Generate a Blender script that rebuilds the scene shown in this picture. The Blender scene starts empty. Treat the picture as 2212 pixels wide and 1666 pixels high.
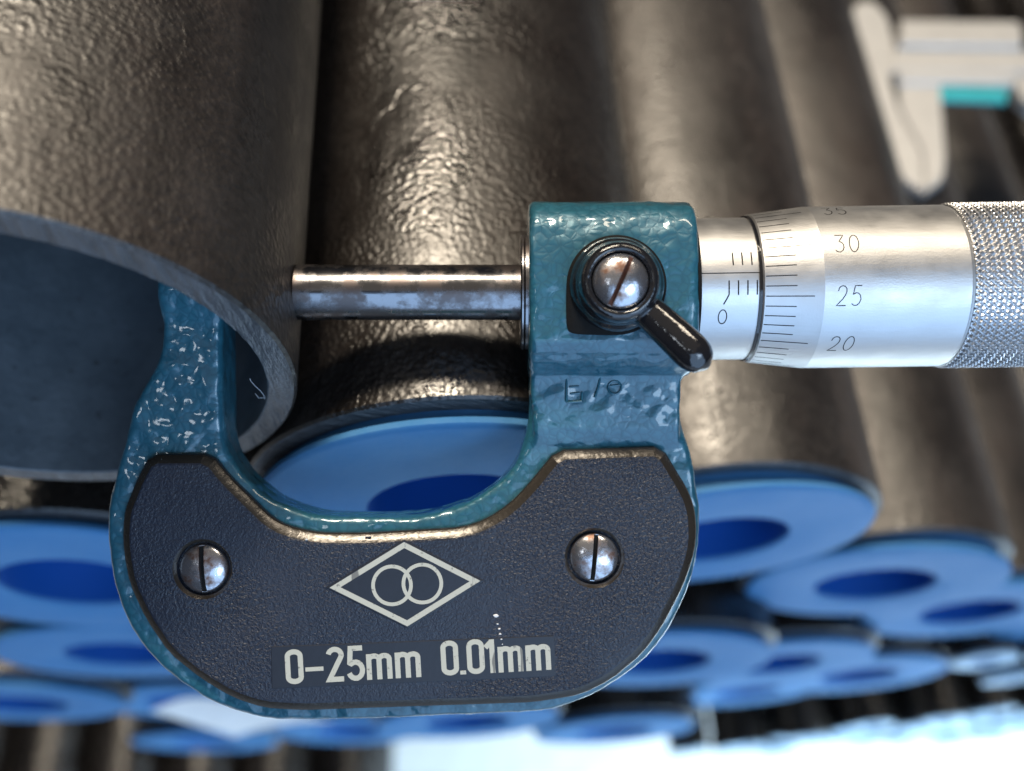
import bpy, bmesh, math, random
from mathutils import Vector, Matrix, noise
random.seed(7)
R_ = math.radians
sc = bpy.context.scene
COL = sc.collection
MM = 0.001
GROUND = 0.84          # height of the camera above the floor, metres

# ---------------------------------------------------------------- camera
# pile axes: +X right, +Y along the pipes (away), +Z up; pile coordinates are (X, depth below the camera, Y) in mm
AX = (0.99887435, -0.04194912, 0.02214294)      # pile X in camera coordinates (right, down, forward)
AY = (-0.04743457, -0.88336209, 0.46628465)
AB = (0.0, 0.46681012, 0.88435757)
def cw(i): return Vector((AX[i], AY[i], -AB[i]))
cam_right, cam_down, cam_fwd = cw(0).normalized(), cw(1).normalized(), cw(2).normalized()
CAMROT = Matrix((cam_right, -cam_down, -cam_fwd)).transposed()
CAMPOS = Vector((0, 0, GROUND))
cam = bpy.data.cameras.new('camera')
cam_o = bpy.data.objects.new('camera', cam); COL.objects.link(cam_o)
cam_o.matrix_world = Matrix.Translation(CAMPOS) @ CAMROT.to_4x4()
cam.sensor_width = 36.0; cam.lens = 36.0 * 2088 / 2212
cam.clip_start = 0.005; cam.clip_end = 50
cam.dof.use_dof = True; cam.dof.focus_distance = 0.1045; cam.dof.aperture_fstop = 12.5
sc.camera = cam_o

# ---------------------------------------------------------------- world, lamps, exposure
w = bpy.data.worlds.new('World'); sc.world = w; w.use_nodes = True
bg = w.node_tree.nodes['Background']
bg.inputs['Color'].default_value = (0.60, 0.66, 0.85, 1); bg.inputs['Strength'].default_value = 0.04
sc.view_settings.view_transform = 'Standard'; sc.view_settings.look = 'None'
sc.view_settings.exposure = 0.0; sc.view_settings.gamma = 1.0

def area(name, loc, target, sx, sy, power, col):
    l = bpy.data.lights.new(name, 'AREA'); l.shape = 'RECTANGLE'; l.size = sx; l.size_y = sy
    l.energy = power; l.color = col
    o = bpy.data.objects.new(name, l); COL.objects.link(o)
    o.location = loc; o.rotation_euler = (Vector(target) - Vector(loc)).to_track_quat('-Z', 'Y').to_euler()
    return o
# daylight: the tall open door in front of the pipe ends; an added low lamp at the right whitens floor and small caps; warm: the hall ceiling and its lamp
area('door_daylight', (0.45, -1.45, 1.32), (0, 0.05, 0.75), 2.0, 2.5, 31, (0.42, 0.65, 1.0))
fl = area('side_fill', (0.78, -0.42, 0.40), (0.30, 0.10, 0.0), 0.5, 0.3, 9.5, (0.66, 0.86, 1.0)); fl.data.spread = R_(80)
area('ceiling_glow', (-0.1, 0.40, GROUND + 1.5), (0.0, 0.3, GROUND - 0.12), 2.0, 2.2, 2.5, (1.0, 0.86, 0.68))
area('hall_lamp', (-0.20, 0.79, GROUND + 1.18), (0.0, 0.1, GROUND - 0.12), 0.42, 0.17, 25, (1.0, 0.86, 0.67))
area('hall_lamp', (0.58, 0.79, GROUND + 1.18), (0.05, 0.1, GROUND - 0.12), 0.55, 0.17, 5.5, (1.0, 0.86, 0.67))
# two cool lamps added for sheen on the grip plate and glints on the arm
area('glint_fill', (0.55, -0.85, GROUND + 0.86), (0.02, 0.02, GROUND - 0.10), 0.50, 0.36, 3.6, (0.62, 0.80, 1.0))
area('glint_fill', (-0.55, -0.50, GROUND + 1.15), (-0.02, 0.02, GROUND - 0.10), 0.15, 0.09, 0.42, (0.85, 0.93, 1.0))

# ---------------------------------------------------------------- helpers
def link(name, me, mat=None, parent=None):
    o = bpy.data.objects.new(name, me); COL.objects.link(o)
    if mat and not me.materials: me.materials.append(mat)
    if parent: o.parent = parent
    return o
def bm_obj(name, bm, mat=None, parent=None, smooth=True, angle=35):
    me = bpy.data.meshes.new(name)
    bmesh.ops.recalc_face_normals(bm, faces=bm.faces)
    bm.to_mesh(me); bm.free()
    o = link(name, me, mat, parent)
    if smooth: shade(me, angle)
    return o
def shade(me, angle=35):
    me.polygons.foreach_set('use_smooth', [True] * len(me.polygons))
    if angle: me.set_sharp_from_angle(angle=R_(angle))
def tag(o, label=None, cat=None, group=None, kind=None):
    if label: o['label'] = label
    if cat: o['category'] = cat
    if group: o['group'] = group
    if kind: o['kind'] = kind
    return o
def empty(name, label, cat, loc=(0, 0, 0), rot=None, group=None):
    o = bpy.data.objects.new(name, None); COL.objects.link(o)
    o.empty_display_size = 0.01
    o.matrix_world = Matrix.Translation(loc) @ (rot.to_4x4() if rot else Matrix())
    tag(o, label, cat, group); return o
def bake(o, mods):
    """apply the modifiers made by mods(o) into the mesh of o"""
    mods(o)
    dg = bpy.context.evaluated_depsgraph_get(); dg.update()
    me = bpy.data.meshes.new_from_object(o.evaluated_get(dg))
    old = o.data; o.modifiers.clear(); o.data = me; bpy.data.meshes.remove(old)
    me.name = o.name
    return o
def area2(p): return sum(p[i][0] * p[(i + 1) % len(p)][1] - p[(i + 1) % len(p)][0] * p[i][1] for i in range(len(p))) / 2
def inset(p, d):
    if area2(p) < 0: p = p[::-1]
    out = []
    n = len(p)
    for i in range(n):
        a, b, c = Vector(p[i - 1]), Vector(p[i]), Vector(p[(i + 1) % n])
        e1 = (b - a).normalized(); e2 = (c - b).normalized()
        n1 = Vector((-e1.y, e1.x)); n2 = Vector((-e2.y, e2.x))
        m = (n1 + n2); m = m / max(0.35, m.dot(n1)) if m.length > 1e-6 else n1
        out.append(tuple(b + m * d))
    return out
def smooth_poly(p, it=1, cut=.8):
    for _ in range(it):
        q = []
        for i in range(len(p)):
            a, b = Vector(p[i]), Vector(p[(i + 1) % len(p)])
            t = min(.25, cut / (b - a).length)
            q += [tuple(a * (1 - t) + b * t), tuple(a * t + b * (1 - t))]
        p = q
    return p
def prism(bm, levels):
    """levels: list of (polygon mm, z mm) with equal counts; capped loft"""
    rings = [[bm.verts.new((x * MM, y * MM, z * MM)) for x, y in p] for p, z in levels]
    for a, b in zip(rings, rings[1:]):
        for i in range(len(a)):
            bm.faces.new((a[i], a[(i + 1) % len(a)], b[(i + 1) % len(a)], b[i]))
    bm.faces.new(rings[0][::-1]); bm.faces.new(rings[-1])
    return rings
def lathe(bm, prof, axis='z', seg=64, org=(0, 0, 0), cap=True, mat=0):
    """prof: list of (t along axis, radius) mm"""
    rings = []
    for t, r in prof:
        ring = []
        for i in range(seg):
            a = 2 * math.pi * i / seg
            c, s = math.cos(a) * r, math.sin(a) * r
            v = {'z': (c, s, t), 'x': (t, s, c), 'y': (c, t, s)}[axis]
            ring.append(bm.verts.new(((v[0] + org[0]) * MM, (v[1] + org[1]) * MM, (v[2] + org[2]) * MM)))
        rings.append(ring)
    for a, b in zip(rings, rings[1:]):
        for i in range(seg):
            f = bm.faces.new((a[i], a[(i + 1) % seg], b[(i + 1) % seg], b[i])); f.material_index = mat
    if cap:
        bm.faces.new(rings[0][::-1]); bm.faces.new(rings[-1])
    return rings
def box(bm, x0, x1, y0, y1, z0, z1):
    v = [bm.verts.new((x * MM, y * MM, z * MM)) for z in (z0, z1) for x, y in ((x0, y0), (x1, y0), (x1, y1), (x0, y1))]
    for f in ((3, 2, 1, 0), (4, 5, 6, 7), (0, 1, 5, 4), (1, 2, 6, 5), (2, 3, 7, 6), (3, 0, 4, 7)):
        bm.faces.new([v[i] for i in f])
def tube_path(bm, pts, rads, seg=12):
    rings = []
    n = len(pts); pts = [Vector(p) for p in pts]
    for i, p in enumerate(pts):
        t = (pts[min(i + 1, n - 1)] - pts[max(i - 1, 0)]).normalized()
        up = Vector((0, 0, 1)) if abs(t.z) < .9 else Vector((1, 0, 0))
        a = t.cross(up).normalized(); b = a.cross(t).normalized()
        rx, rz = rads[i] if isinstance(rads[i], tuple) else (rads[i], rads[i])
        rings.append([bm.verts.new((p + a * math.cos(2 * math.pi * k / seg) * rx + b * math.sin(2 * math.pi * k / seg) * rz) * MM) for k in range(seg)])
    for a, b in zip(rings, rings[1:]):
        for k in range(seg): bm.faces.new((a[k], a[(k + 1) % seg], b[(k + 1) % seg], b[k]))
    bm.faces.new(rings[0][::-1]); bm.faces.new(rings[-1])

# ---------------------------------------------------------------- materials
class Nodes:
    def __init__(s, name):
        s.m = bpy.data.materials.new(name); s.m.use_nodes = True
        s.t = s.m.node_tree; s.b = s.t.nodes['Principled BSDF']
        tc = s.n('ShaderNodeTexCoord'); s.co = tc.outputs['Object']
    def n(s, k, **kw):
        x = s.t.nodes.new(k)
        for a, v in kw.items(): setattr(x, a, v)
        return x
    def l(s, a, b): s.t.links.new(a, b)
    def set(s, **kw):
        for k, v in kw.items():
            i = s.b.inputs[k.replace('_', ' ')]
            if hasattr(v, 'is_linked') or isinstance(v, bpy.types.NodeSocket): s.l(v, i)
            else: i.default_value = (*v, 1) if isinstance(v, tuple) and len(v) == 3 and i.type == 'RGBA' else v
    def randco(s):
        oi = s.n('ShaderNodeObjectInfo'); m = s.n('ShaderNodeVectorMath', operation='MULTIPLY'); m.inputs[1].default_value = (3.1, 7.7, 5.3)
        cb = s.n('ShaderNodeCombineXYZ')
        for k in range(3): s.l(oi.outputs['Random'], cb.inputs[k])
        s.l(cb.outputs[0], m.inputs[0])
        a = s.n('ShaderNodeVectorMath', operation='ADD'); s.l(s.co, a.inputs[0]); s.l(m.outputs[0], a.inputs[1]); s.co = a.outputs[0]
    def scaled(s, v):
        m = s.n('ShaderNodeVectorMath', operation='MULTIPLY'); s.l(s.co, m.inputs[0]); m.inputs[1].default_value = v
        return m.outputs[0]
    def noise(s, scale, detail=3, rough=.55, co=None, dist=0):
        x = s.n('ShaderNodeTexNoise'); s.l(co or s.co, x.inputs['Vector'])
        x.inputs['Scale'].default_value = scale; x.inputs['Detail'].default_value = detail; x.inputs['Roughness'].default_value = rough
        x.inputs['Distortion'].default_value = dist
        return x.outputs['Fac']
    def vor(s, scale, feature='F1', co=None, rand=1.0, out='Distance'):
        x = s.n('ShaderNodeTexVoronoi', feature=feature); s.l(co or s.co, x.inputs['Vector'])
        x.inputs['Scale'].default_value = scale; x.inputs['Randomness'].default_value = rand
        return x.outputs[out]
    def ramp(s, f, stops):
        x = s.n('ShaderNodeValToRGB'); s.l(f, x.inputs[0]); e = x.color_ramp.elements
        while len(e) < len(stops): e.new(.5)
        for k, (p, c) in enumerate(stops):
            e[k].position = p; e[k].color = (c, c, c, 1) if isinstance(c, (int, float)) else (*c, 1)
        return x.outputs['Color']
    def mix(s, f, a, b, blend='MIX'):
        x = s.n('ShaderNodeMix', data_type='RGBA', blend_type=blend)
        for v, i in ((f, 0), (a, 6), (b, 7)):
            if isinstance(v, bpy.types.NodeSocket): s.l(v, x.inputs[i])
            elif i: x.inputs[i].default_value = (*v, 1)
            else: x.inputs[0].default_value = v
        return x.outputs[2]
    def math(s, op, a, b=0.0):
        x = s.n('ShaderNodeMath', operation=op)
        for v, i in ((a, 0), (b, 1)):
            if isinstance(v, bpy.types.NodeSocket): s.l(v, x.inputs[i])
            else: x.inputs[i].default_value = v
        return x.outputs[0]
    def bump(s, h, dist, strength=1.0, prev=None):
        x = s.n('ShaderNodeBump'); x.inputs['Distance'].default_value = dist; x.inputs['Strength'].default_value = strength
        s.l(h, x.inputs['Height'])
        if prev: s.l(prev, x.inputs['Normal'])
        return x.outputs['Normal']

def mat_scale(name, red=False, lift=1.0, amp=1.0, r0=.14, r1=.32):
    """lacquered mill scale of hot rolled pipe: dark brown, lumpy, half glossy, with dusty rust"""
    s = Nodes(name); s.randco()
    patch = s.ramp(s.noise(26, 4), [(.40, 0), (.62, 1)])
    col = s.mix(patch, (.019 * lift, .016 * lift, .0145 * lift), (.040 * lift, .034 * lift, .030 * lift))
    rust = s.ramp(s.noise(60, 5, .65, s.scaled((1, .45, 1))), [(.52, 0), (.70, 1)])
    col = s.mix(s.math('MULTIPLY', rust, .55), col, tuple(c * lift for c in (.042, .029, .023)))
    band = s.ramp(s.noise(30, 4, .6, s.scaled((1, .14, 1))), [(.50, 0), (.60, 1)])
    col = s.mix(s.math('MULTIPLY', band, .7), col, (.042 * lift, .031 * lift, .025 * lift))
    mot = s.ramp(s.noise(720, 4, .7), [(.36, .30), (.64, 1.0)])
    col = s.mix(.75, col, mot, 'MULTIPLY')
    scr = s.ramp(s.noise(620, 3, .5, s.scaled((1, .05, 1))), [(.70, 0), (.73, 1)])
    col = s.mix(s.math('MULTIPLY', scr, .3), col, (.12, .105, .09))
    dust = s.ramp(s.noise(420, 3, .7), [(.60, 0), (.75, 1)])
    col = s.mix(s.math('MULTIPLY', dust, .12 * lift), col, (.20, .17, .14))
    if red:
        tc = s.n('ShaderNodeTexCoord'); mp = s.n('ShaderNodeVectorMath', operation='DISTANCE')
        sc_ = s.n('ShaderNodeVectorMath', operation='MULTIPLY'); sc_.inputs[1].default_value = (1, .3, 1)
        s.l(tc.outputs['Object'], sc_.inputs[0]); s.l(sc_.outputs[0], mp.inputs[0]); mp.inputs[1].default_value = (.012, .030, .0275)
        d = s.ramp(s.math('ADD', s.math('MULTIPLY', mp.outputs['Value'], 90), s.math('MULTIPLY', s.noise(130), .5)), [(.35, 1), (.95, 0)])
        col = s.mix(s.math('MULTIPLY', d, .55), col, (.22, .035, .025))
    s.set(Base_Color=col, Metallic=.1, Specular_IOR_Level=.85)
    s.set(Roughness=s.math('ADD', s.ramp(s.noise(70, 4, .65), [(.35, r0), (.65, r1)]), s.math('MULTIPLY', s.math('MAXIMUM', rust, band), .17)))
    h1 = s.math('ADD', s.math('MULTIPLY', s.vor(1450, 'SMOOTH_F1'), -.8), s.math('MULTIPLY', s.noise(1300, 3, .55), .50))
    h2 = s.noise(4200, 2, .6)
    flat = s.ramp(s.noise(45, 2), [(.40, .30), (.58, 1)])
    n = s.bump(s.math('MULTIPLY', h1, flat), .00022 * amp, 1.0)
    n = s.bump(h2, .00002, .9, n)
    fl = s.ramp(s.noise(90, 4, .6, s.scaled((1, .6, 1))), [(.50, 0), (.53, 1)])
    n = s.bump(fl, .00010, .5, n)
    s.set(Normal=n)
    return s.m
def mat_cut(name):
    """saw-cut steel rim with fine scratches"""
    s = Nodes(name); s.randco()
    g = s.noise(900, 3, .6, s.scaled((1, .2, .25)))
    s.set(Base_Color=s.mix(g, (.06, .065, .072), (.22, .23, .25)), Metallic=.7, Roughness=.5)
    n = s.bump(g, .0009, 1.0); n = s.bump(s.noise(2600, 2), .00012, .8, n)
    s.set(Normal=n); return s.m
def mat_bore(name):
    s = Nodes(name); s.randco()
    c = s.mix(s.ramp(s.noise(140, 5, .7), [(.4, 0), (.7, 1)]), (.10, .125, .15), (.15, .18, .21))
    c = s.mix(s.ramp(s.noise(600, 2, .5), [(.66, 0), (.74, .8)]), c, (.05, .055, .06))
    s.set(Base_Color=c, Roughness=.55, Metallic=.2, Normal=s.bump(s.noise(800, 3), .0003, .5)); return s.m
def mat_hammer():
    """hammered teal enamel: rounded cells with thin dark seams under a glossy skin"""
    s = Nodes('hammered_teal_enamel')
    wob = s.n('ShaderNodeTexNoise'); wob.inputs['Scale'].default_value = 420; s.l(s.co, wob.inputs['Vector'])
    ad = s.n('ShaderNodeVectorMath', operation='MULTIPLY_ADD'); s.l(wob.outputs['Color'], ad.inputs[0]); ad.inputs[1].default_value = (.0011,) * 3; s.l(s.co, ad.inputs[2])
    e = s.vor(1050, 'DISTANCE_TO_EDGE', ad.outputs[0])
    seam = s.ramp(e, [(.0, .58), (.10, .82), (.34, 1)])
    tone = s.noise(160, 4, .6)
    base = s.mix(tone, (.016, .108, .170), (.032, .160, .215))
    col = s.mix(seam, (.007, .055, .095), base)
    spk = s.ramp(s.noise(210, 3, .6), [(.70, 0), (.76, 1)])
    col = s.mix(s.math('MULTIPLY', spk, .5), col, (.10, .045, .03))
    s.set(Base_Color=col, Metallic=.15, Roughness=.38, Coat_Weight=1.0, Coat_Roughness=.07, Coat_IOR=1.5)
    n = s.bump(s.math('ADD', s.math('MULTIPLY', s.vor(620, 'SMOOTH_F1', ad.outputs[0]), .6), s.noise(330, 1)), .00038, .8)
    n2 = s.bump(s.ramp(e, [(0, 0), (.3, .8), (.6, 1)]), .00005, .6, n)
    s.set(Normal=n2, Coat_Normal=n); return s.m
def mat_plate():
    """grained black plastic"""
    s = Nodes('grained_black_plastic')
    wear = s.noise(90, 4)
    s.set(Base_Color=s.mix(wear, (.010, .014, .026), (.022, .029, .050)), Roughness=s.ramp(wear, [(.3, .30), (.7, .46)]), Specular_IOR_Level=.55)
    g = s.noise(3300, 2, .5, None, .6)
    rub = s.ramp(s.noise(40, 2), [(.40, .25), (.58, 1)])
    n = s.bump(s.math('MULTIPLY', s.ramp(g, [(.35, 0), (.65, 1)]), rub), .00013, .9)
    n = s.bump(s.noise(700, 2), .0001, .5, n)
    sc_ = s.ramp(s.noise(500, 2, .5, s.scaled((1, .04, 1))), [(.70, 0), (.73, 1)])
    s.set(Normal=n); return s.m
def mat_satin():
    s = Nodes('satin_chrome')
    br = s.noise(1800, 3, .6, s.scaled((.15, 1, 1)))
    st = s.ramp(s.noise(120, 4), [(.45, 0), (.8, 1)])
    s.set(Base_Color=s.mix(s.math('MULTIPLY', st, .35), (.64, .64, .64), (.52, .52, .53)), Metallic=1.0, Roughness=s.ramp(s.noise(300, 4), [(.3, .40), (.7, .50)]))
    s.set(Normal=s.bump(s.math('ADD', br, s.math('MULTIPLY', s.noise(5000, 1), .6)), .00003, .5)); return s.m
def mat_knurl():
    s = Nodes('knurled_chrome')
    s.set(Base_Color=(.60, .60, .61), Metallic=1.0, Roughness=.33, Normal=s.bump(s.noise(2500, 2), .00002, .5)); return s.m
def mat_polished():
    s = Nodes('polished_tool_steel')
    stain = s.ramp(s.noise(300, 5, .65), [(.43, 0), (.58, 1)])
    smear = s.ramp(s.noise(140, 3, .6, s.scaled((.5, 1, 1))), [(.45, 0), (.75, 1)])
    s.set(Base_Color=s.mix(s.math('MULTIPLY', stain, .7), (.30, .30, .315), (.10, .068, .055)), Metallic=1.0)
    r = s.math('ADD', s.math('MULTIPLY', smear, .24), .15); r = s.math('ADD', r, s.math('MULTIPLY', stain, .22))
    s.set(Roughness=r, Normal=s.bump(s.noise(2600, 2, .5, s.scaled((.1, 1, 1))), .00002, .35)); return s.m
def mat_screw():
    s = Nodes('worn_screw_steel')
    ru = s.ramp(s.noise(520, 4, .65), [(.47, 0), (.66, 1)])
    s.set(Base_Color=s.mix(ru, (.55, .55, .58), (.20, .12, .09)), Metallic=.92, Roughness=s.ramp(ru, [(0, .2), (1, .5)]))
    s.set(Normal=s.bump(s.noise(1800, 3), .00005, .6)); return s.m
def simple(name, col, rough=.5, metal=0., spec=.5, bump=None, coat=0.):
    s = Nodes(name); v = s.noise(260, 4, .6)
    s.set(Base_Color=s.mix(v, tuple(c * .8 for c in col), tuple(min(1, c * 1.15) for c in col)), Roughness=rough, Metallic=metal, Specular_IOR_Level=spec, Coat_Weight=coat, Coat_Roughness=.06)
    if bump: s.set(Normal=s.bump(s.noise(bump[0], 3), bump[1], .8))
    return s.m
def mat_cap():
    """dusty blue polythene"""
    s = Nodes('dusty_blue_polythene'); s.randco()
    d = s.ramp(s.noise(55, 5, .65), [(.35, 0), (.7, 1)])
    f = s.noise(900, 3, .7, s.scaled((1, 1, 4)))
    c = s.mix(s.math('MULTIPLY', d, .5), (.034, .185, .425), (.095, .250, .460))
    c = s.mix(s.math('MULTIPLY', f, .18), c, (.24, .36, .52))
    s.set(Base_Color=c, Roughness=.6, Specular_IOR_Level=.12, Normal=s.bump(s.noise(700, 3), .00012, .5)); return s.m
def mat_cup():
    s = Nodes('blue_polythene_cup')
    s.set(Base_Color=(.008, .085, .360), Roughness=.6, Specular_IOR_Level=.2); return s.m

M_scale = mat_scale('lacquered_mill_scale', False, .6); M_scale_dull = mat_scale('dusty_mill_scale', False, 1.45, .8, .26, .44); M_scale_red = mat_scale('lacquered_mill_scale_with_red_mark', True, 1.0, .75, .27, .45)
M_cut = mat_cut('saw_cut_steel'); M_bore = mat_bore('grey_pipe_bore')
M_teal = mat_hammer(); M_plate = mat_plate(); M_satin = mat_satin(); M_pol = mat_polished(); M_screw = mat_screw(); M_knurl = mat_knurl()
M_black = simple('glossy_black_enamel', (.012, .012, .014), .12, 0, .6, (420, .0003), .6)
M_dark = simple('blackened_steel', (.008, .008, .008), .7, 0, .15, (900, .0001))
M_ink = simple('engraved_ink', (.012, .011, .013), .8, 0, .05)
M_rustslot = simple('rusty_slot', (.10, .035, .02), .7)
def mat_print():
    s = Nodes('worn_cream_print')
    wr = s.ramp(s.noise(1500, 5, .7), [(.60, 0), (.66, 1)]); ln = s.ramp(s.noise(700, 3, .6, s.scaled((1, .12, 1))), [(.64, 0), (.67, 1)])
    s.set(Base_Color=s.mix(s.math('MULTIPLY', s.math('MAXIMUM', wr, ln), .8), (.50, .50, .43), (.10, .10, .10)), Roughness=.55); return s.m
M_print = mat_print()
M_label = simple('smooth_black_inlay', (.016, .019, .029), .36, 0, .5, (1500, .00002))
M_edge = simple('warm_sheen_edge', (.040, .033, .026), .26, .3, .7, (1500, .00006))  # brown metallic tint paints the warm lamp's reflection into the bevel
M_overlit = simple('overlit_blue_polythene', (.42, .60, .76), .5, 0, .4, (700, .0001))  # paler than the other caps: strong daylight put into the colour
M_cap = mat_cap(); M_cup = mat_cup()
M_white = simple('white_paper', (.80, .80, .80), .7)
M_caliper = simple('matt_chromed_steel', (.60, .59, .57), .42, .45)
M_turq = simple('turquoise_plastic', (.03, .42, .45), .35)
M_floor = simple('pale_concrete', (.72, .72, .71), .8, 0, .3, (60, .002))
M_lint = simple('pale_lint', (.7, .75, .8), .8)

# ---------------------------------------------------------------- floor
bm = bmesh.new()
v = [bm.verts.new(p) for p in ((-6, -6, 0), (6, -6, 0), (6, 6, 0), (-6, 6, 0))]; bm.faces.new(v)
tag(bm_obj('floor', bm, M_floor, smooth=False), kind='structure')

# ---------------------------------------------------------------- pipes
def W(X, D, Y): return Vector((X * MM, Y * MM, GROUND - D * MM))
def pipe_mesh(name, ro, ri, length, outer, seg=96, jag=0.0):
    bm = bmesh.new()
    ch = .35
    prof_o = [(length, ro)] + [(t, ro) for t in (length * .5, 120, 60, 30, 12, 4) if t < length] + [(ch, ro), (0, ro - ch)]
    ra = lathe(bm, prof_o, 'y', seg, cap=False, mat=0)
    rb = lathe(bm, [(0, ri + .15), (.15, ri)] + [(t, ri) for t in (5, 20, 60, 150, length)], 'y', seg, cap=False, mat=2)
    for i in range(seg):
        f = bm.faces.new((ra[-1][i], ra[-1][(i + 1) % seg], rb[0][(i + 1) % seg], rb[0][i])); f.material_index = 1
        bm.faces.new((ra[0][i], rb[-1][i], rb[-1][(i + 1) % seg], ra[0][(i + 1) % seg]))
    if jag:
        for r, amp in ((rb[0], jag), (rb[1], jag), (ra[-1], jag * .5)):
            for i, vv in enumerate(r):
                q = noise.noise(Vector((i * .9, amp * 9, .3))) * amp * MM
                d = Vector((vv.co.x, 0, vv.co.z)).normalized(); vv.co += d * q + Vector((0, q * .6, 0))
    me = bpy.data.meshes.new(name); bmesh.ops.recalc_face_normals(bm, faces=bm.faces); bm.to_mesh(me); bm.free()
    for m in (outer, M_cut, M_bore): me.materials.append(m)
    shade(me, 30); return me
RO, RI = 30.15, 26.88
me_pipe = pipe_mesh('steel_pipe', RO, RI, 1100, M_scale)
me_pipe2 = me_pipe.copy(); me_pipe2.materials[0] = M_scale_dull
me_open = pipe_mesh('steel_pipe', RO, RI, 1100, M_scale_red, 240, .10)

def cap_parts(root, r, rh, seg=72, mat=None):
    # cap built in its own frame: flange face at y=0 looking to -y, the plug runs to +y into the pipe
    bm = bmesh.new()
    lathe(bm, [(11, r * .93), (1.3, r * .93), (1.3, r - .15), (1.0, r), (.45, r), (.1, r - .35), (0, r - 1.0), (.12, r * .8), (.05, rh + .8), (.25, rh + .15), (.9, rh)], 'y', seg, cap=False)
    f = bm_obj('flange', bm, mat or M_cap, root, angle=40)
    bm = bmesh.new()
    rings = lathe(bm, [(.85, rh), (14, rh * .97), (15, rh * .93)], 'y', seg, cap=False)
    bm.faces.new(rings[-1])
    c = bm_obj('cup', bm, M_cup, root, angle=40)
    return f, c
def copy_tree(o, parent=None):
    c = o.copy(); COL.objects.link(c); c.parent = parent
    for ch in o.children: copy_tree(ch, c)
    return c

# (X, depth, Y of cap face, pipe label, cap label)
PIPES = [
 (-5.0, 130.7, 48.8, 'dark steel pipe directly behind the spindle of the micrometer', 'blue pipe cap framed by the curved opening of the micrometer'),
 (40.6, 172.2, 56.1, 'brown steel pipe behind the lock lever, right of the spindle', 'blue pipe cap close to the right edge of the black grip plate'),
 (85.5, 216.2, 58.4, 'brown steel pipe passing below the numbered thimble, left of the caliper jaws', 'blue pipe cap with wholly visible oval hole, right of the micrometer'),
 (128.6, 263.5, 62.4, 'steel pipe that carries the caliper jaws', 'blue pipe cap touching the right edge of the photo beside small white capped pipes'),
 (-75.5, 169.5, 52.7, 'shaded black steel pipe just under the open pipe', 'upper blue pipe cap at the left edge, beside the left screw of the grip'),
 (-88.7, 230.4, 54.0, 'steel pipe below the shaded pipe at the left edge', 'second blue pipe cap down the left edge, partly behind the grip corner'),
 (-136.0, 281.0, 53.5, 'steel pipe at the lower left corner of the stack', 'blurred blue pipe cap at the left edge above the bottom row of dark pipes'),
 (-112.0, 352.0, 65.0, 'steel pipe behind the white paper tag', 'blurred blue pipe cap half hidden by the white paper tag'),
 (-121.0, 412.0, 60.0, 'steel pipe under the white paper tag', 'blurred blue pipe cap directly below the white paper tag'),
 (-57.0, 376.0, 56.3, 'steel pipe low in the stack under the left half of the lettering', 'blurred blue pipe cap below the grip under the digits 25mm'),
 (-11.5, 316.0, 48.0, 'steel pipe low in the stack under the middle of the grip', 'blurred blue pipe cap peeping out below the middle of the grip'),
 (39.0, 365.0, 50.0, 'lowest steel pipe of the stack right of the grip', 'wide blurred blue pipe cap below the lower right curve of the grip'),
 (39.0, 248.0, 50.0, 'steel pipe hidden behind the lower right curve of the grip', 'blue pipe cap half covered by the lower right curve of the grip'),
 (80.5, 291.0, 56.4, 'steel pipe two rows under the pipe below the thimble', 'blurred blue pipe cap in the middle of three right of the grip'),
 (121.0, 336.0, 60.0, 'steel pipe at the right end of the low row', 'blurred blue pipe cap at the right end of the low row, beside small white caps'),
 (96.0, 393.0, 66.0, 'steel pipe over the bright patch of floor', 'blurred blue pipe cap just over the bright patch of floor'),
 (-19.0, 191.8, 53.0, 'steel pipe behind the diamond emblem of the grip', 'blue pipe cap behind the diamond emblem of the grip'),
 (-21.5, 252.4, 53.0, 'steel pipe behind the lettering of the grip', 'blue pipe cap behind the lettering of the grip'),
 (176.0, 304.0, 62.0, 'steel pipe under the far end of the caliper, at the right edge', 'blue pipe cap beyond the right edge of the photo'),
]
cap0 = None
for i, (X, D, Y, lp, lc) in enumerate(PIPES):
    o = link('steel_pipe', me_pipe2 if i in (1, 2, 3, 18) else me_pipe); tag(o, lp, 'pipe', 'capped steel pipes in the stack')
    o.location = W(X, D, Y + 2.9); o.rotation_euler = (0, random.uniform(0, 6.28), 0)
    if cap0 is None:
        cap0 = empty('plastic_cap', '', 'pipe cap'); cap_parts(cap0, 28.6, 13.3); c = cap0
    else: c = copy_tree(cap0)
    tag(c, lc, 'pipe cap', 'blue plastic caps in the pipe ends')
    c.location = W(X, D, Y)
    tz, tx = (.035, .03) if i == 1 else ((-.05, .02) if i == 2 else (random.uniform(-.03, .03), random.uniform(-.02, .03)))
    if i == 0: tz, tx = 0, 0
    c.rotation_euler = (tx, 0, tz)

# the open pipe that is being measured
LX, LD, LY = -51.8, 92.5, 52.5
o = link('steel_pipe', me_open); o.location = W(LX, LD, LY)
tag(o, 'open uncapped steel pipe whose wall is clamped in the micrometer', 'pipe')

# bottom row of bigger dark pipes on the floor, reaching forward, at the lower left
me_low = pipe_mesh('steel_pipe', 29, 26, 900, M_scale)
LOW = ['dark steel pipe of the bottom row in the far lower left corner', 'dark steel pipe second from the left in the bottom row',
       'dark steel pipe third from the left in the bottom row', 'dark steel pipe fourth from the left in the bottom row',
       'dark steel pipe fifth from the left in the bottom row', 'dark steel pipe at the right end of the bottom row']
for i, lb in enumerate(LOW):
    o = link('steel_pipe', me_low); tag(o, lb, 'pipe', 'bottom row of dark pipes')
    o.location = W(-415 + i * 59.5, 808, -40 - 8 * (i % 3)); o.rotation_euler = (0, i * 1.3, 0)

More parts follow.
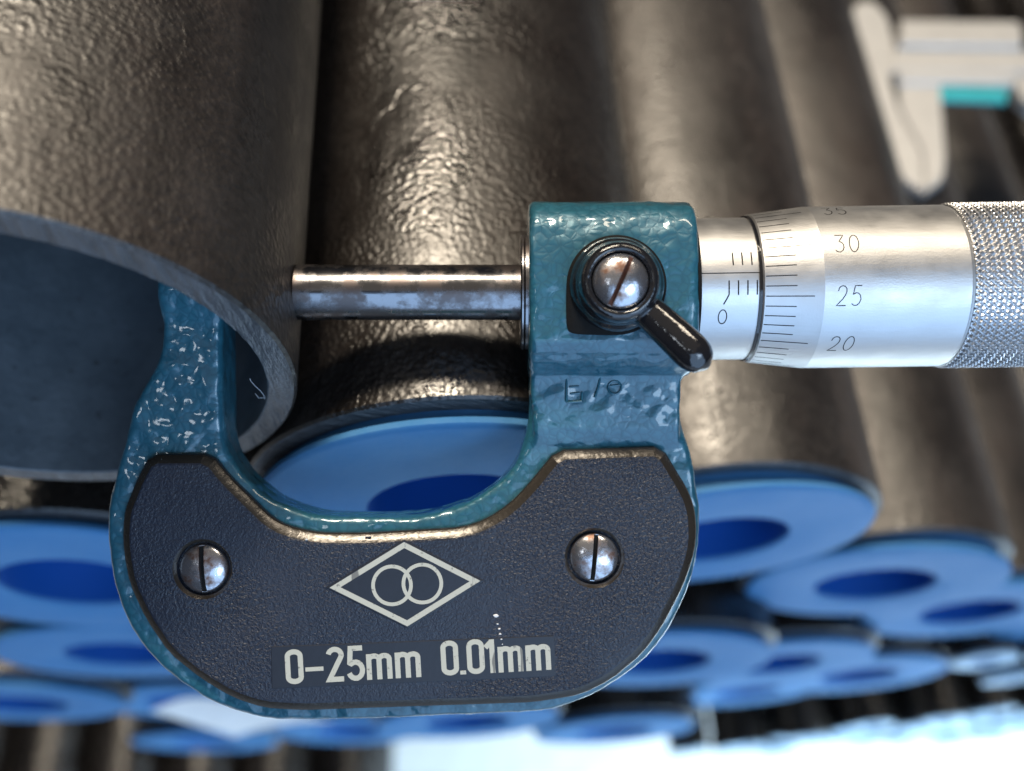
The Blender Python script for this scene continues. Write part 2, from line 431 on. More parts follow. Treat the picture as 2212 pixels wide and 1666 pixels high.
# small pipes with pale caps at the lower right
me_small = pipe_mesh('small_pipe', 10.6, 8.2, 500, M_scale, 40)
small0 = None
SMALL = []
ORD = ['first', 'second', 'third', 'fourth', 'fifth', 'sixth', 'seventh', 'eighth', 'ninth']
for n, (x, d, y) in enumerate([(150, 306, 57), (166, 322, 54), (172, 300, 57), (188, 312, 56)]):
    SMALL.append((x, d, y, ['leftmost, nearest the big caps', 'lowest', 'uppermost', 'rightmost'][n] + ' of the four by the right edge', 0))
for r in range(5):
    for c in range(8):
        SMALL.append((196 + (c - r * .5) * 22.4 - r * 14, 452 + r * 20 - c * 1.2, 62 - random.uniform(0, 4), ORD[c] + ' from the left in the ' + ORD[r] + ' row of the corner bundle', 1))
for i, (x, d, y, lb, k) in enumerate(SMALL):
    o = link('thin_pipe', me_small); o.location = W(x, d, y + 1.5); o.rotation_euler = (0, random.uniform(0, 6), 0)
    if small0 is None:
        small0 = empty('plastic_cap', '', 'pipe cap'); cap_parts(small0, 10.4, 4.6, 36, M_overlit); cc = small0
    else: cc = copy_tree(small0)
    cc.location = W(x, d, y); cc.rotation_euler = (random.uniform(-.03, .05), 0, random.uniform(-.05, .05))
    tag(o, 'thin pipe, ' + lb, 'pipe', 'thin pipes at the lower right')
    tag(cc, 'small pale cap, ' + lb, 'pipe cap', 'small caps at the lower right')

# white paper tag between the blurred caps
bm = bmesh.new()
c4 = [(-98, 279), (-78, 267), (-52, 312), (-88, 332)]
g = 8
grid = [[None] * (g + 1) for _ in range(g + 1)]
for lay in (0, 1):
    for i in range(g + 1):
        for j in range(g + 1):
            u, v2 = i / g, j / g
            x = (c4[0][0] * (1 - u) + c4[1][0] * u) * (1 - v2) + (c4[3][0] * (1 - u) + c4[2][0] * u) * v2
            d = (c4[0][1] * (1 - u) + c4[1][1] * u) * (1 - v2) + (c4[3][1] * (1 - u) + c4[2][1] * u) * v2
            grid[i][j] = bm.verts.new(((x + 80) * MM, (50 + 1.5 * math.sin(u * 3) + lay * .15 - 50) * MM, -(d - 300) * MM))
    for i in range(g):
        for j in range(g): bm.faces.new((grid[i][j], grid[i + 1][j], grid[i + 1][j + 1], grid[i][j + 1]))
o = bm_obj('paper_tag', bm, M_white); o.location = W(-80, 300, 50)
tag(o, 'white paper tag hanging between blurred blue caps at lower left', 'paper tag')

# ---------------------------------------------------------------- micrometer
# local frame: x along the spindle, y up the photo, z towards the viewer, origin on the spindle axis; mm
MZ = 110.9
mic_loc = CAMPOS + cam_fwd * MZ * MM - cam_down * 10.68 * MM
MIC = empty('micrometer', 'teal outside micrometer with black grip plate and silver thimble clamped on the open pipe', 'micrometer', mic_loc, CAMROT)

FRAME = [(-38.89, 3.4), (-38.99, 0.31), (-39.05, -3.82), (-39.1, -5.57), (-39.61, -7.89), (-41.11, -10.53), (-42.35, -13.0), (-43.25, -16.56), (-44.31, -20.43), (-45.03, -23.11), (-45.29, -25.02), (-45.29, -27.7), (-45.03, -30.33), (-44.41, -33.32), (-43.43, -36.16), (-42.01, -38.84), (-40.23, -41.11), (-37.6, -43.59), (-34.04, -45.91), (-30.51, -47.3), (-26.98, -48.02), (-17.9, -48.13), (-10.06, -47.77), (2.32, -47.23), (5.85, -46.61), (9.39, -45.19), (12.93, -42.9), (15.58, -40.6), (17.36, -38.28), (18.45, -36.35), (19.5, -34.05), (20.55, -30.85), (21.04, -27.7), (21.1, -24.14), (20.63, -22.21), (20.55, -20.43), (20.12, -18.49), (18.96, -15.12), (18.7, -12.49), (18.96, -10.71), (19.1, -8.77), (19.1, -5.88), (19.1, -0.72), (1.98, -0.72), (1.98, -8.05), (1.96, -13.36), (1.44, -16.56), (0.55, -19.19), (-1.24, -21.31), (-3.87, -23.27), (-7.43, -24.66), (-10.63, -25.33), (-15.78, -25.43), (-20.94, -25.38), (-23.42, -24.86), (-26.98, -23.42), (-29.97, -20.94), (-31.57, -18.47), (-32.29, -15.99), (-32.37, -11.61), (-32.37, -4.18), (-32.39, 3.4)]
PLATE = [(-40.03, -18.26), (-33.25, -18.22), (-31.31, -20.65), (-28.33, -23.6), (-26.6, -25.28), (-24.87, -26.22), (-22.23, -26.85), (-20.4, -27.01), (-16.07, -27.01), (-11.67, -26.75), (-5.57, -26.4), (-2.95, -25.53), (-0.36, -23.85), (1.76, -21.7), (4.88, -17.85), (16.58, -17.44), (19.38, -22.05), (20.09, -23.8), (20.4, -25.68), (20.4, -28.07), (19.89, -30.36), (18.92, -33.01), (17.75, -35.25), (16.58, -37.48), (14.5, -40.33), (10.99, -43.28), (7.53, -44.96), (2.29, -45.77), (-9.92, -46.18), (-20.4, -46.54), (-23.09, -46.64), (-27.47, -46.39), (-30.98, -45.22), (-34.43, -43.13), (-37.94, -40.33), (-40.54, -36.52), (-42.32, -32.68), (-42.98, -29.19), (-43.08, -26.55), (-42.83, -24.31), (-42.47, -23.45), (-41.43, -20.83)]

# cast frame: body, thicker neck and the boss round the spindle, fused by a fine voxel remesh
def rem(o):
    m = o.modifiers.new('r', 'REMESH'); m.mode = 'VOXEL'; m.voxel_size = .00024
    s = o.modifiers.new('s', 'SMOOTH'); s.iterations = 14; s.factor = .5
def frame_bm():
    bm = bmesh.new()
    P = inset(smooth_poly(FRAME), 0)
    prism(bm, [(inset(P, .5), -3.2), (P, -2.7), (P, 2.7), (inset(P, .5), 3.2)])
    # neck under the boss: its front slopes from the boss down to the flat of the body
    prof = [(-2, 8.9), (-6.0, 8.9), (-7.2, 8.2), (-8.2, 6.6), (-9.0, 5.4), (-9.9, 4.85), (-15.5, 4.3), (-17.6, 3.3)]
    prof = prof + [(y, -z) for y, z in reversed(prof)]
    def half(y): return 2.0 + max(0, (-13 - y)) * .12, (19.1 if y > -7 else 19.1 - min(1.0, (-7 - y) / 4) * .6)
    a = [bm.verts.new((half(y)[0] * MM, y * MM, z * MM)) for y, z in prof]; b = [bm.verts.new((half(y)[1] * MM, y * MM, z * MM)) for y, z in prof]
    for i in range(len(a)): bm.faces.new((a[i], a[(i + 1) % len(a)], b[(i + 1) % len(a)], b[i]))
    bm.faces.new(a[::-1]); bm.faces.new(b)
    # boss: rounded block lofted along x
    rings = []
    def sect(hy, hz, n=40, e=3.4):
        out = []
        for i in range(n):
            a = 2 * math.pi * i / n; c, s = math.cos(a), math.sin(a)
            out.append((math.copysign(abs(c) ** (2 / e), c) * hy, math.copysign(abs(s) ** (2 / e), s) * hz))
        return out
    for x, k in ((1.78, .95), (2.2, 1.0), (8, 1.0), (16, 1.0), (19.0, 1.0), (19.6, .985), (19.9, .93)):
        rings.append([bm.verts.new((x * MM, y * MM, z * MM)) for y, z in sect(9.9 * k, 9.1 * k)])
    for a, b in zip(rings, rings[1:]):
        for i in range(len(a)): bm.faces.new((a[i], a[(i + 1) % len(a)], b[(i + 1) % len(a)], b[i]))
    bm.faces.new(rings[0][::-1]); bm.faces.new(rings[-1])
    # anvil end of the left arm
    lathe(bm, [(-39.2, 4.2), (-38.8, 4.7), (-32.6, 4.7), (-32.2, 4.3)], 'x', 40)
    return bm
fr = bm_obj('frame', frame_bm(), M_teal, MIC)
bake(fr, rem); shade(fr.data, 0)
# hand-cast unevenness
nv = len(fr.data.vertices)
import numpy as np
co = np.empty(nv * 3, 'f'); fr.data.vertices.foreach_get('co', co)
no = np.empty(nv * 3, 'f'); fr.data.vertices.foreach_get('normal', no)
co = co.reshape(-1, 3); no = no.reshape(-1, 3)
qs = np.array([noise.noise(Vector(c) * 260) * .11 + noise.noise(Vector(c) * 720) * .05 for c in co.tolist()], 'f')
fr.data.vertices.foreach_set('co', (co + no * qs[:, None] * MM).ravel()); fr.data.update()

# black grip plate with counterbored screw holes
bm = bmesh.new()
P = inset(smooth_poly(PLATE), 0)
prism(bm, [(P, 3.0), (P, 3.85), (inset(P, .12), 4.06), (inset(P, .30), 4.22), (inset(P, .78), 4.53), (inset(P, 1.0), 4.64), (inset(P, 1.2), 4.69), (inset(P, 1.35), 4.70)])
pl = bm_obj('grip_plate', bm, M_plate, MIC, angle=50)
cut = bmesh.new()
for c in ((-34.0, -30.87), (9.06, -29.65)):
    lathe(cut, [(3.6, 2.96), (4.28, 2.98), (4.78, 3.38), (5.5, 3.6)], 'z', 48, (c[0], c[1], 0))
box(cut, -16.2, -15.5, -27.6, -26.3, 4.25, 6)
cu = bm_obj('cutter', cut)
cu.parent = MIC
def boo(o):
    m = o.modifiers.new('b', 'BOOLEAN'); m.operation = 'DIFFERENCE'; m.object = cu; m.solver = 'EXACT'
bpy.context.view_layer.update()
bake(pl, boo); shade(pl.data, 9)
if not pl.data.materials: pl.data.materials.append(M_plate)
pl.data.materials.append(M_edge)
for f in pl.data.polygons:
    if .2 < f.normal.z < .97 and f.center.z > 3.9 * MM: f.material_index = 1
bpy.data.objects.remove(cu)

def screw(name, c, z0, r, h, slot_a, slot_w, parent, slot_mat):
    """domed slotted head: two half domes with a real slot between them"""
    bm = bmesh.new()
    n = 14
    prof = [(z0 - .8, r), (z0, r)] + [(z0 + h * math.sin(t * math.pi / 2 / n), r * math.cos(t * math.pi / 2 / n)) for t in range(1, n)] + [(z0 + h, .02)]
    lathe(bm, prof, 'z', 64, (c[0], c[1], 0))
    o = bm_obj(name, bm, M_screw, parent, angle=50)
    b2 = bmesh.new()
    box(b2, -slot_w / 2, slot_w / 2, -r * 1.2, r * 1.2, z0 + h * .25, z0 + h + 2)
    bmesh.ops.rotate(b2, cent=(0, 0, 0), matrix=Matrix.Rotation(slot_a, 3, 'Z'), verts=b2.verts)
    bmesh.ops.translate(b2, vec=Vector((c[0] * MM, c[1] * MM, 0)), verts=b2.verts)
    k = bm_obj('cutter', b2); k.parent = parent
    def bb(q):
        m = q.modifiers.new('b', 'BOOLEAN'); m.operation = 'DIFFERENCE'; m.object = k; m.solver = 'EXACT'
    bpy.context.view_layer.update()
    bake(o, bb); shade(o.data, 40); bpy.data.objects.remove(k)
    b3 = bmesh.new()
    box(b3, -slot_w / 2 + .01, slot_w / 2 - .01, -r * .93, r * .93, z0 - .2, z0 + h * .25 + .06)
    bmesh.ops.rotate(b3, cent=(0, 0, 0), matrix=Matrix.Rotation(slot_a, 3, 'Z'), verts=b3.verts)
    bmesh.ops.translate(b3, vec=Vector((c[0] * MM, c[1] * MM, 0)), verts=b3.verts)
    bm_obj('screw_slot', b3, slot_mat, o, smooth=False)
    return o
screw('plate_screw', (-34.0, -30.87), 4.1, 2.68, .95, R_(4), .55, MIC, M_dark)
screw('plate_screw', (9.06, -29.65), 4.1, 2.68, .95, R_(-5), .5, MIC, M_dark)

# emblem: diamond inlay with two interlocking rings
em_poly = [(-20.03, -32.88), (-11.85, -27.86), (-3.47, -32.13), (-11.49, -37.12)]
bm = bmesh.new(); q = inset(em_poly, -.22); q2 = inset(em_poly, -.10)
prism(bm, [(q, 4.60), (q, 4.74), (q2, 4.78)])
em = bm_obj('emblem', bm, M_label, MIC, smooth=False)
def ring_poly(name, outer, inner, z0, z1, mat, parent):
    bm = bmesh.new()
    O = [[bm.verts.new((x * MM, y * MM, z * MM)) for x, y in p] for p, z in ((outer, z0), (outer, z1), (inner, z1), (inner, z0))]
    n = len(outer)
    for a, b in zip(O, O[1:]):
        for i in range(n): bm.faces.new((a[i], a[(i + 1) % n], b[(i + 1) % n], b[i]))
    return bm_obj(name, bm, mat, parent, smooth=False)
if area2(em_poly) < 0: em_poly = em_poly[::-1]
ring_poly('diamond_outline', em_poly, inset(em_poly, .58), 4.76, 4.80, M_print, em)
def circ(cx, cy, r, n=64): return [(cx + r * math.cos(2 * math.pi * i / n), cy + r * math.sin(2 * math.pi * i / n)) for i in range(n)]
ring_poly('emblem_ring', circ(-13.17, -32.62, 2.28), circ(-13.17, -32.62, 1.88), 4.76, 4.800, M_print, em)
ring_poly('emblem_ring', circ(-9.84, -32.42, 2.28), circ(-9.84, -32.42, 1.88), 4.76, 4.804, M_print, em)

# range inlay and its print
rect = [(-26.49, -39.35), (-26.38, -44.0), (4.78, -42.62), (4.63, -38.15)]
bm = bmesh.new(); q2 = inset(rect, .08); prism(bm, [(inset(rect, 0), 4.60), (inset(rect, 0), 4.72), (q2, 4.75)])
rg = bm_obj('range_inlay', bm, M_label, MIC, smooth=False)
ang = math.atan2(1.62, 28.98)
def arc(cx, cy, rx, ry, a0, a1, n=10): return [(cx + rx * math.cos(R_(a0 + (a1 - a0) * i / n)), cy + ry * math.sin(R_(a0 + (a1 - a0) * i / n))) for i in range(n + 1)]
# condensed signwriter's letters, as centre lines in a box one cap height tall
SIGN = {
 '0': (.40, [arc(.20, .80, .135, .13, 180, 0) + arc(.20, .20, .135, .13, 0, -180) + [(.065, .80)]]),
 '1': (.27, [[(.16, 0), (.16, .97)], [(.145, .90), (.02, .74)]]),
 '2': (.42, [arc(.20, .77, .135, .165, 170, -25, 12) + [(.22, .45), (.07, .07), (.37, .07)]]),
 '5': (.42, [[(.36, .935), (.11, .935), (.085, .52)] + arc(.20, .30, .145, .235, 125, -160, 14)]),
 'm': (.60, [[(.065, 0), (.065, .74)], arc(.175, .58, .105, .10, 170, 0, 7) + [(.28, 0)], arc(.39, .58, .105, .10, 170, 0, 7) + [(.495, 0)]]),
 '-': (.46, [[(.03, .40), (.41, .40)]]),
 '.': (.16, [[(.075, .005), (.075, .115)]]),
 ' ': (.22, []),
}
def sign(text, x, y, h, wdt, fit, z):
    """raised print: every stroke a mitred ribbon, the strokes a hair apart in height"""
    tot = sum(SIGN[c][0] for c in text); k = fit / tot
    ca, sa = math.cos(ang), math.sin(ang)
    bm = bmesh.new(); cx = 0; lift = 0
    for ch in text:
        for st in SIGN[ch][1]:
            p = [Vector((cx + a * k, b * h)) for a, b in st]
            wd = wdt * (1.15 if ch == '.' else (.8 if ch == '-' else 1))
            L, Rr = [], []
            closed = (p[0] - p[-1]).length < 1e-4
            for i, q in enumerate(p):
                e1 = (q - p[i - 1]).normalized() if i else ((p[0] - p[-2]).normalized() if closed else None)
                e2 = (p[i + 1] - q).normalized() if i + 1 < len(p) else ((p[1] - p[0]).normalized() if closed else None)
                e1 = e1 or e2; e2 = e2 or e1
                n1 = Vector((-e1.y, e1.x)); n2 = Vector((-e2.y, e2.x)); m = n1 + n2
                m = m / max(.5, m.dot(n1))
                L.append(q + m * wd / 2); Rr.append(q - m * wd / 2)
            zz = z + .0015 * (lift % 7); lift += 1
            rows = []
            for a, b in zip(L, Rr):
                rows.append([bm.verts.new(((x + v.x * ca - v.y * sa) * MM, (y + v.x * sa + v.y * ca) * MM, q * MM)) for v, q in ((a, z - .03), (a, zz), (b, zz), (b, z - .03))])
            for a, b in zip(rows, rows[1:]):
                for q in range(3): bm.faces.new((a[q], a[q + 1], b[q + 1], b[q]))
            if not closed: bm.faces.new(rows[0]); bm.faces.new(rows[-1][::-1])
        cx += SIGN[ch][0] * k
    return bm_obj('lettering', bm, M_print, rg, smooth=False)
def base_y(x): return -43.50 + (x + 24.66) * math.tan(ang)
sign('0-25mm', -24.85, base_y(-24.85), 3.80, .56, 15.2, 4.775)
sign('0.01mm', -7.75, base_y(-7.75), 3.80, .56, 12.35, 4.775)
# flecks of white paint and bright nicks on the grip
bm = bmesh.new()
for fx, fy, fr_ in ((-1.75, -36.0, .26), (-1.60, -36.9, .10), (-1.40, -37.4, .13), (-1.30, -38.0, .12), (-1.15, -38.55, .10), (-1.05, -39.1, .09), (-22.6, -27.6, .12)):
    pts = [(fx + math.cos(t) * fr_ * random.uniform(.6, 1.2) * 1.2, fy + math.sin(t) * fr_ * random.uniform(.5, 1.1)) for t in [i * .7 for i in range(9)]]
    prism(bm, [(inset(pts, -.02), 4.66), (inset(pts, 0), 4.73), (inset(pts, fr_ * .35), 4.77)])
bm_obj('paint_flecks', bm, M_white, pl, smooth=False)

# cast marks in the enamel of the neck
def strokes_bm(bm, segs, wdt, z, h):
    for (x0, y0, x1, y1) in segs:
        tube_path(bm, [(x0, y0, z), ((x0 + x1) / 2, (y0 + y1) / 2, z + h), (x1, y1, z)], [wdt, wdt, wdt], 8)
bm = bmesh.new()
bx, by = 6.83, -11.2
strokes_bm(bm, [(bx - .8, by + 1.3, bx + .8, by + 1.45), (bx - .85, by + 1.2, bx - .85, by - 1.3), (bx - .8, by - 1.35, bx + .85, by - 1.2), (bx - .4, by - .4, bx + .6, by - .3), (bx + .85, by - .2, bx + .85, by - 1.1), (bx - .5, by + .35, bx + .5, by + .4)], .14, 4.83, .03)
strokes_bm(bm, [(9.75, -9.5, 9.45, -10.9), (9.45, -10.9, 9.1, -12.0)], .15, 4.83, .05)
pts = circ(11.26, -10.9, .72, 18); strokes_bm(bm, [(*pts[i], *pts[(i + 1) % 18]) for i in range(18)] + [(10.7, -10.75, 11.9, -10.6)], .13, 4.83, .02)
bm_obj('cast_mark', bm, M_teal, MIC)

# measuring faces and spindle
bm = bmesh.new(); lathe(bm, [(-33, 3.2), (-28.25, 3.2), (-28.02, 2.95)], 'x', 48); bm_obj('anvil', bm, M_pol, MIC)
bm = bmesh.new(); lathe(bm, [(-24.74, 2.85), (-24.5, 3.19), (-22.6, 3.19), (-22.58, 3.17), (1.9, 3.17), (3, 3.17)], 'x', 96); bm_obj('spindle', bm, M_pol, MIC, angle=25)
bm = bmesh.new(); lathe(bm, [(.95, 3.35), (.95, 6.3), (1.1, 6.55), (1.3, 6.55), (1.4, 6.3), (1.5, 6.55), (2.4, 6.6)], 'x', 72); bm_obj('spindle_collar', bm, M_pol, MIC, angle=25)

# graduated sleeve
SR = 8.08
bm = bmesh.new(); lathe(bm, [(19.0, SR), (27.8, SR)], 'x', 128); sl = bm_obj('sleeve', bm, M_satin, MIC, angle=25)
bm = bmesh.new(); lathe(bm, [(19.55, SR + .02), (19.7, 8.95), (20.05, 8.95), (20.1, SR + .02)], 'x', 96, cap=False); bm_obj('sleeve_gasket', bm, M_dark, MIC)
def wrap(bm, pts, wdt, rad, up=.012, sub=6):
    """a ribbon stroke laid on the barrel: pts are (x mm, arc mm) and rad(x) is the radius there"""
    pts = [Vector(p) for p in pts]
    fine = []
    for a, b in zip(pts, pts[1:]):
        for i in range(sub): fine.append(a.lerp(b, i / sub))
    fine.append(pts[-1])
    prev = None
    for i, p in enumerate(fine):
        t = (fine[min(i + 1, len(fine) - 1)] - fine[max(i - 1, 0)]).normalized()
        nrm = Vector((-t.y, t.x)) * wdt / 2
        row = []
        for s_ in (1, -1):
            q = p + nrm * s_
            r = rad(q.x) + up; th = q.y / rad(q.x)
            row.append(bm.verts.new((q.x * MM, r * math.sin(th) * MM, r * math.cos(th) * MM)))
        if prev: bm.faces.new((prev[0], prev[1], row[1], row[0]))
        prev = row
GLY = {
 '0': [[(.5 + .5 * math.cos(t * math.pi / 9 + math.pi / 2) * .86, .5 + .5 * math.sin(t * math.pi / 9 + math.pi / 2)) for t in range(19)]],
 '2': [[(.08, .74), (.12, .88), (.25, .97), (.45, 1), (.66, .97), (.82, .86), (.85, .7), (.78, .55), (.55, .33), (.05, 0), (.92, 0)]],
 '3': [[(.08, 1), (.88, 1), (.45, .6), (.68, .56), (.86, .42), (.88, .25), (.78, .09), (.55, 0), (.3, .01), (.1, .12)]],
 '5': [[(.86, 1), (.24, 1), (.14, .55), (.35, .64), (.58, .63), (.8, .52), (.9, .32), (.82, .13), (.6, .01), (.35, 0), (.1, .1)]],
}
def digits(bm, text, x, arc, h, wd, gap, rad, wdt, slant=0):
    for ch in text:
        for st in GLY[ch]:
            wrap(bm, [(x + px * wd + slant * (py - .5), arc + (py - .5) * h) for px, py in st], wdt, rad, .012, 3)
        x += wd + gap
sr = lambda x: SR
TH0 = R_(6.75)                   # datum line angle above the front
bm = bmesh.new(); wrap(bm, [(20.15, TH0 * SR), (27.3, TH0 * SR)], .10, sr, .012, 2); bm_obj('datum_line', bm, M_ink, sl, smooth=False)
bm = bmesh.new()
for i in range(3): wrap(bm, [(23.62 + i, TH0 * SR + .85), (23.62 + i, TH0 * SR + 2.35)], .14, sr)
for i in range(4):
    x = 23.1 + i
    if i == 0: wrap(bm, [(x, TH0 * SR - .8), (x, TH0 * SR - 2.3), (x - .25, TH0 * SR - 2.8), (x - .55, TH0 * SR - 3.35)], .14, sr)
    else: wrap(bm, [(x, TH0 * SR - .8), (x, TH0 * SR - 2.35)], .14, sr)
bm_obj('millimetre_marks', bm, M_ink, sl, smooth=False)
bm = bmesh.new(); digits(bm, '0', 22.0, TH0 * SR - 4.75, 1.62, 1.05, .3, sr, .11); bm_obj('sleeve_numeral', bm, M_ink, sl, smooth=False)

# thimble
TX0, TX1 = 26.75, 32.9
def tr(x): return 8.42 + (9.17 - 8.42) * min(1, max(0, (x - TX0) / (TX1 - TX0)))
bm = bmesh.new(); lathe(bm, [(27.6, SR + .01), (TX0 - .06, SR + .05), (TX0 - .06, 8.30), (TX0 + .1, 8.43), (TX1, 9.17), (TX1 + .06, 9.185), (48.5, 9.185), (48.8, 9.10), (49.3, 9.05)], 'x', 160, cap=False)
th = bm_obj('thimble', bm, M_satin, MIC, angle=12)
bm = bmesh.new(); lathe(bm, [(TX0 - .42, SR + .01), (TX0 - .40, 8.26), (TX0 - .10, 8.30), (TX0 - .08, SR + .01)], 'x', 96, cap=False); bm_obj('thimble_seal', bm, M_black, MIC)
bm = bmesh.new()
A25 = R_(-10.9)
for n in range(50):
    a = A25 + R_(7.2) * (n - 25)
    x1 = 31.95 if n % 5 == 0 else 30.15
    r0 = tr((TX0 + x1) / 2)
    pr = None
    for i in range(7):
        x = TX0 + .2 + (x1 - TX0 - .2) * i / 6; r = tr(x) + .012
        row = [bm.verts.new((x * MM, r * math.sin(a + s * .05 / r) * MM, r * math.cos(a + s * .05 / r) * MM)) for s in (1, -1)]
        if pr: bm.faces.new((pr[0], pr[1], row[1], row[0]))
        pr = row
bm_obj('thimble_marks', bm, M_ink, th, smooth=False)
for k in range(0, 50, 5):
    a = A25 + R_(7.2) * (k - 25)
    if math.cos(a) < -.2: continue
    if str(k)[-1] not in '05' or any(c not in GLY for c in str(k)): continue
    bm = bmesh.new(); digits(bm, str(k).rjust(1), 34.25, a * 9.185, 2.1, 1.15, .38, lambda x: 9.185, .10, .18)
    bm_obj('thimble_numeral', bm, M_ink, th, smooth=False)
# knurled grip: crossed helical grooves leaving little pyramids
def knurl(x0, x1, r0, nt, pitch, nth, depth):
    nx = int((x1 - x0) / pitch * 9)
    tri = lambda q: abs((q % 1.0) - .5) * 2
    vs, fs = [], []
    for i in range(nx + 1):
        x = x0 + (x1 - x0) * i / nx
        ease = min(1, (x - x0) / .35)
        for j in range(nth):
            a = 2 * math.pi * j / nth
            u = a / (2 * math.pi) * nt
            h = min(1 - tri(u + x / pitch / 1.0), 1 - tri(u - x / pitch / 1.0))
            h = min(h * 1.25, .82)
            r = r0 - depth * (1 - h) if ease >= 1 else (r0 - .35 + (.35 - depth * (1 - h)) * ease)
            vs.append((x * MM, r * math.sin(a) * MM, r * math.cos(a) * MM))
    for i in range(nx):
        for j in range(nth):
            a = i * nth + j; b = i * nth + (j + 1) % nth
            fs.append((a, b, b + nth, a + nth))
    me = bpy.data.meshes.new('knurled_grip'); me.from_pydata(vs, [], fs); me.update()
    return me
kn = link('knurled_grip', knurl(48.9, 66, 9.5, 78, 1.04, 78 * 8, .42), M_knurl, MIC); shade(kn.data, 25)
bm = bmesh.new(); lathe(bm, [(65.9, 9.3), (66.5, 8.6), (67, 5.2), (72, 5.2), (72.2, 6.2), (80, 6.2), (80.5, 5.6)], 'x', 64); bm_obj('ratchet_stop', bm, M_satin, MIC, angle=25)

# the barrel sits a touch askew in its boss
for o in list(MIC.children):
    if o.name.split('.')[0] in ('sleeve', 'sleeve_gasket', 'thimble', 'thimble_seal', 'knurled_grip', 'ratchet_stop'): o.rotation_euler.z = R_(.85)

# spindle lock: dark seat, black knob with lever, slotted screw
KC = (11.0, -.1)
bm = bmesh.new()
seat = [(KC[0] + 5.3 * math.cos(a), KC[1] + 5.3 * math.sin(a)) for a in [i * math.pi / 12 for i in range(24)] if not 3.3 < a < 4.6] 
k_ = next(i for i, p in enumerate(seat) if math.atan2(p[1] - KC[1], p[0] - KC[0]) < -.01)
seat[k_:k_] = [(KC[0] - 5.3, KC[1] - 4.6), (KC[0] - 4.6, KC[1] - 5.2)]
seat = smooth_poly(seat, 2)
prism(bm, [(seat, 8.6), (seat, 9.22), (inset(seat, .25), 9.34)])
bm_obj('lock_seat', bm, M_dark, MIC, angle=40)
bm = bmesh.new()
lathe(bm, [(9.2, 4.9), (9.7, 5.0), (10.4, 4.75), (11.0, 4.35), (12.3, 4.15), (13.0, 3.95), (13.35, 3.55), (13.35, 3.2), (13.1, 3.0), (12.4, 2.9)], 'z', 72, (KC[0], KC[1], 0))
tip = Vector((20.0, -8.9, 11.7)); st = Vector((KC[0] + 2.3, KC[1] - 2.2, 11.0))
n = 14; pts, rads = [], []
for i in range(n + 1):
    t = i / n
    p = st.lerp(tip, t); p.z += .9 * math.sin(t * math.pi * .55)
    pts.append(p); r = 1.74 + .40 * t
    if i > n - 4: r *= math.sqrt(max(.02, 1 - ((i - (n - 4)) / 4.0) ** 2))
    rads.append((r, r * .82))
tube_path(bm, pts, rads, 20)
lk = bm_obj('lock_lever', bm, M_black, MIC, angle=60)
def rem2(o):
    m = o.modifiers.new('r', 'REMESH'); m.mode = 'VOXEL'; m.voxel_size = .00014
    s = o.modifiers.new('s', 'SMOOTH'); s.iterations = 8
bake(lk, rem2); shade(lk.data, 0)
screw('lock_screw', (KC[0], KC[1]), 12.75, 2.86, 1.25, R_(-24), .5, MIC, M_rustslot)

# ---------------------------------------------------------------- caliper lying on the pipes
CALD = 231.0
CAL = empty('vernier_caliper', 'blurred silver vernier caliper lying across the pipes with its jaws shut', 'caliper', W(130, CALD, 178))
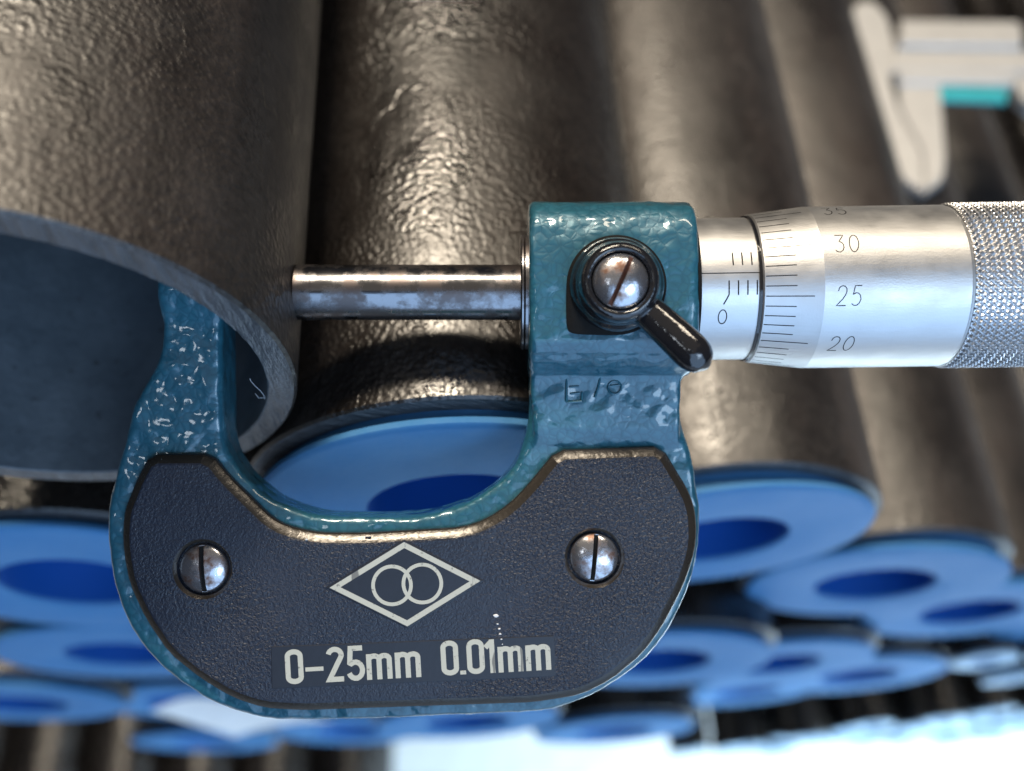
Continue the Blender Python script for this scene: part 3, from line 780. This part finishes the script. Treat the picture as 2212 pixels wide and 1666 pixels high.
# outlines in (X, Y) mm on the horizontal plane, relative to the jaw tip
def cal_pt(px, py):
    u, v = (px - 1106) / 2088, (py - 833) / 2088
    d = Vector((AX[0] * u + AX[1] * v + AX[2], AY[0] * u + AY[1] * v + AY[2], AB[0] * u + AB[1] * v + AB[2]))
    t = (CALD - 4) / d.z
    return (d.x * t - 130, d.y * t - 178)
def slab(name, px, z0, z1, mat, bev=.5, parent=CAL):
    p = px
    if area2(p) < 0: p = p[::-1]
    bm = bmesh.new(); prism(bm, [(p, z0), (p, z1 - bev), (inset(p, bev), z1)])
    return bm_obj(name, bm, mat, parent, smooth=False)
CALPIX = {
 'fixed_jaw': [(1843, 20), (1850, 4), (1870, -4), (1893, 2), (1912, 22), (1924, 45), (1936, 92), (1936, 150), (1924, 158), (1940, 222), (1996, 330), (1998, 414), (1955, 383), (1919, 328), (1888, 229), (1862, 146), (1845, 70)],
 'sliding_jaw': [(1946, 172), (2034, 176), (2036, 216), (2043, 300), (2045, 345), (2040, 383), (2000, 413), (1998, 330), (1944, 222)],
 'beam': [(1930, 104), (2480, 108), (2480, 156), (1930, 152)],
 'slider': [(1944, 48), (2198, 52), (2206, 70), (2206, 106), (1942, 103)],
 'vernier_plate': [(1940, 154), (2195, 158), (2190, 184), (1942, 180)],
 'turquoise_strip': [(2022, 183), (2182, 187), (2178, 214), (2022, 209)],
 'thumb_rest': [(2190, 160), (2300, 162), (2300, 230), (2230, 228), (2205, 205)],
}
for nm, z0, z1, mt in (('beam', 0, 3.6, M_caliper), ('fixed_jaw', 0, 3.2, M_caliper), ('sliding_jaw', .3, 3.4, M_caliper), ('slider', -1, 5.2, M_caliper), ('vernier_plate', .4, 4.4, M_caliper), ('turquoise_strip', 1.6, 3.0, M_turq), ('thumb_rest', -1, 3.8, M_caliper)):
    slab(nm, [cal_pt(*p) for p in CALPIX[nm]], z0, z1, mt)

# ---------------------------------------------------------------- lint on the cut rim
def rim_pt(deg, r, y): 
    a = R_(deg); return (LX + r * math.cos(a), LD - r * math.sin(a), LY + y)
bm = bmesh.new()
base = Vector((LX, LY, -LD))
pts = []
for i in range(9):
    t = i / 8; a = R_(-16 + 13 * t); r = 26.9 - .3 - 1.5 * math.sin(t * 2.2) * t
    pts.append(Vector((LX + r * math.cos(a), LY - .3 - .5 * t, -(LD - r * math.sin(a)))) - base)
tube_path(bm, pts, [.022] * 9, 6)
pts2 = [pts[1] + Vector((0, -.1, 0)), pts[1] + Vector((-.5, -.4, .5)), pts[1] + Vector((-.7, -.3, 1.5))]
tube_path(bm, pts2, [.02] * 3, 6)
o = bm_obj('lint_fibre', bm, M_lint); o.location = W(LX, LD, LY)
tag(o, 'pale thread of lint stuck on the cut rim of the open pipe', 'lint')
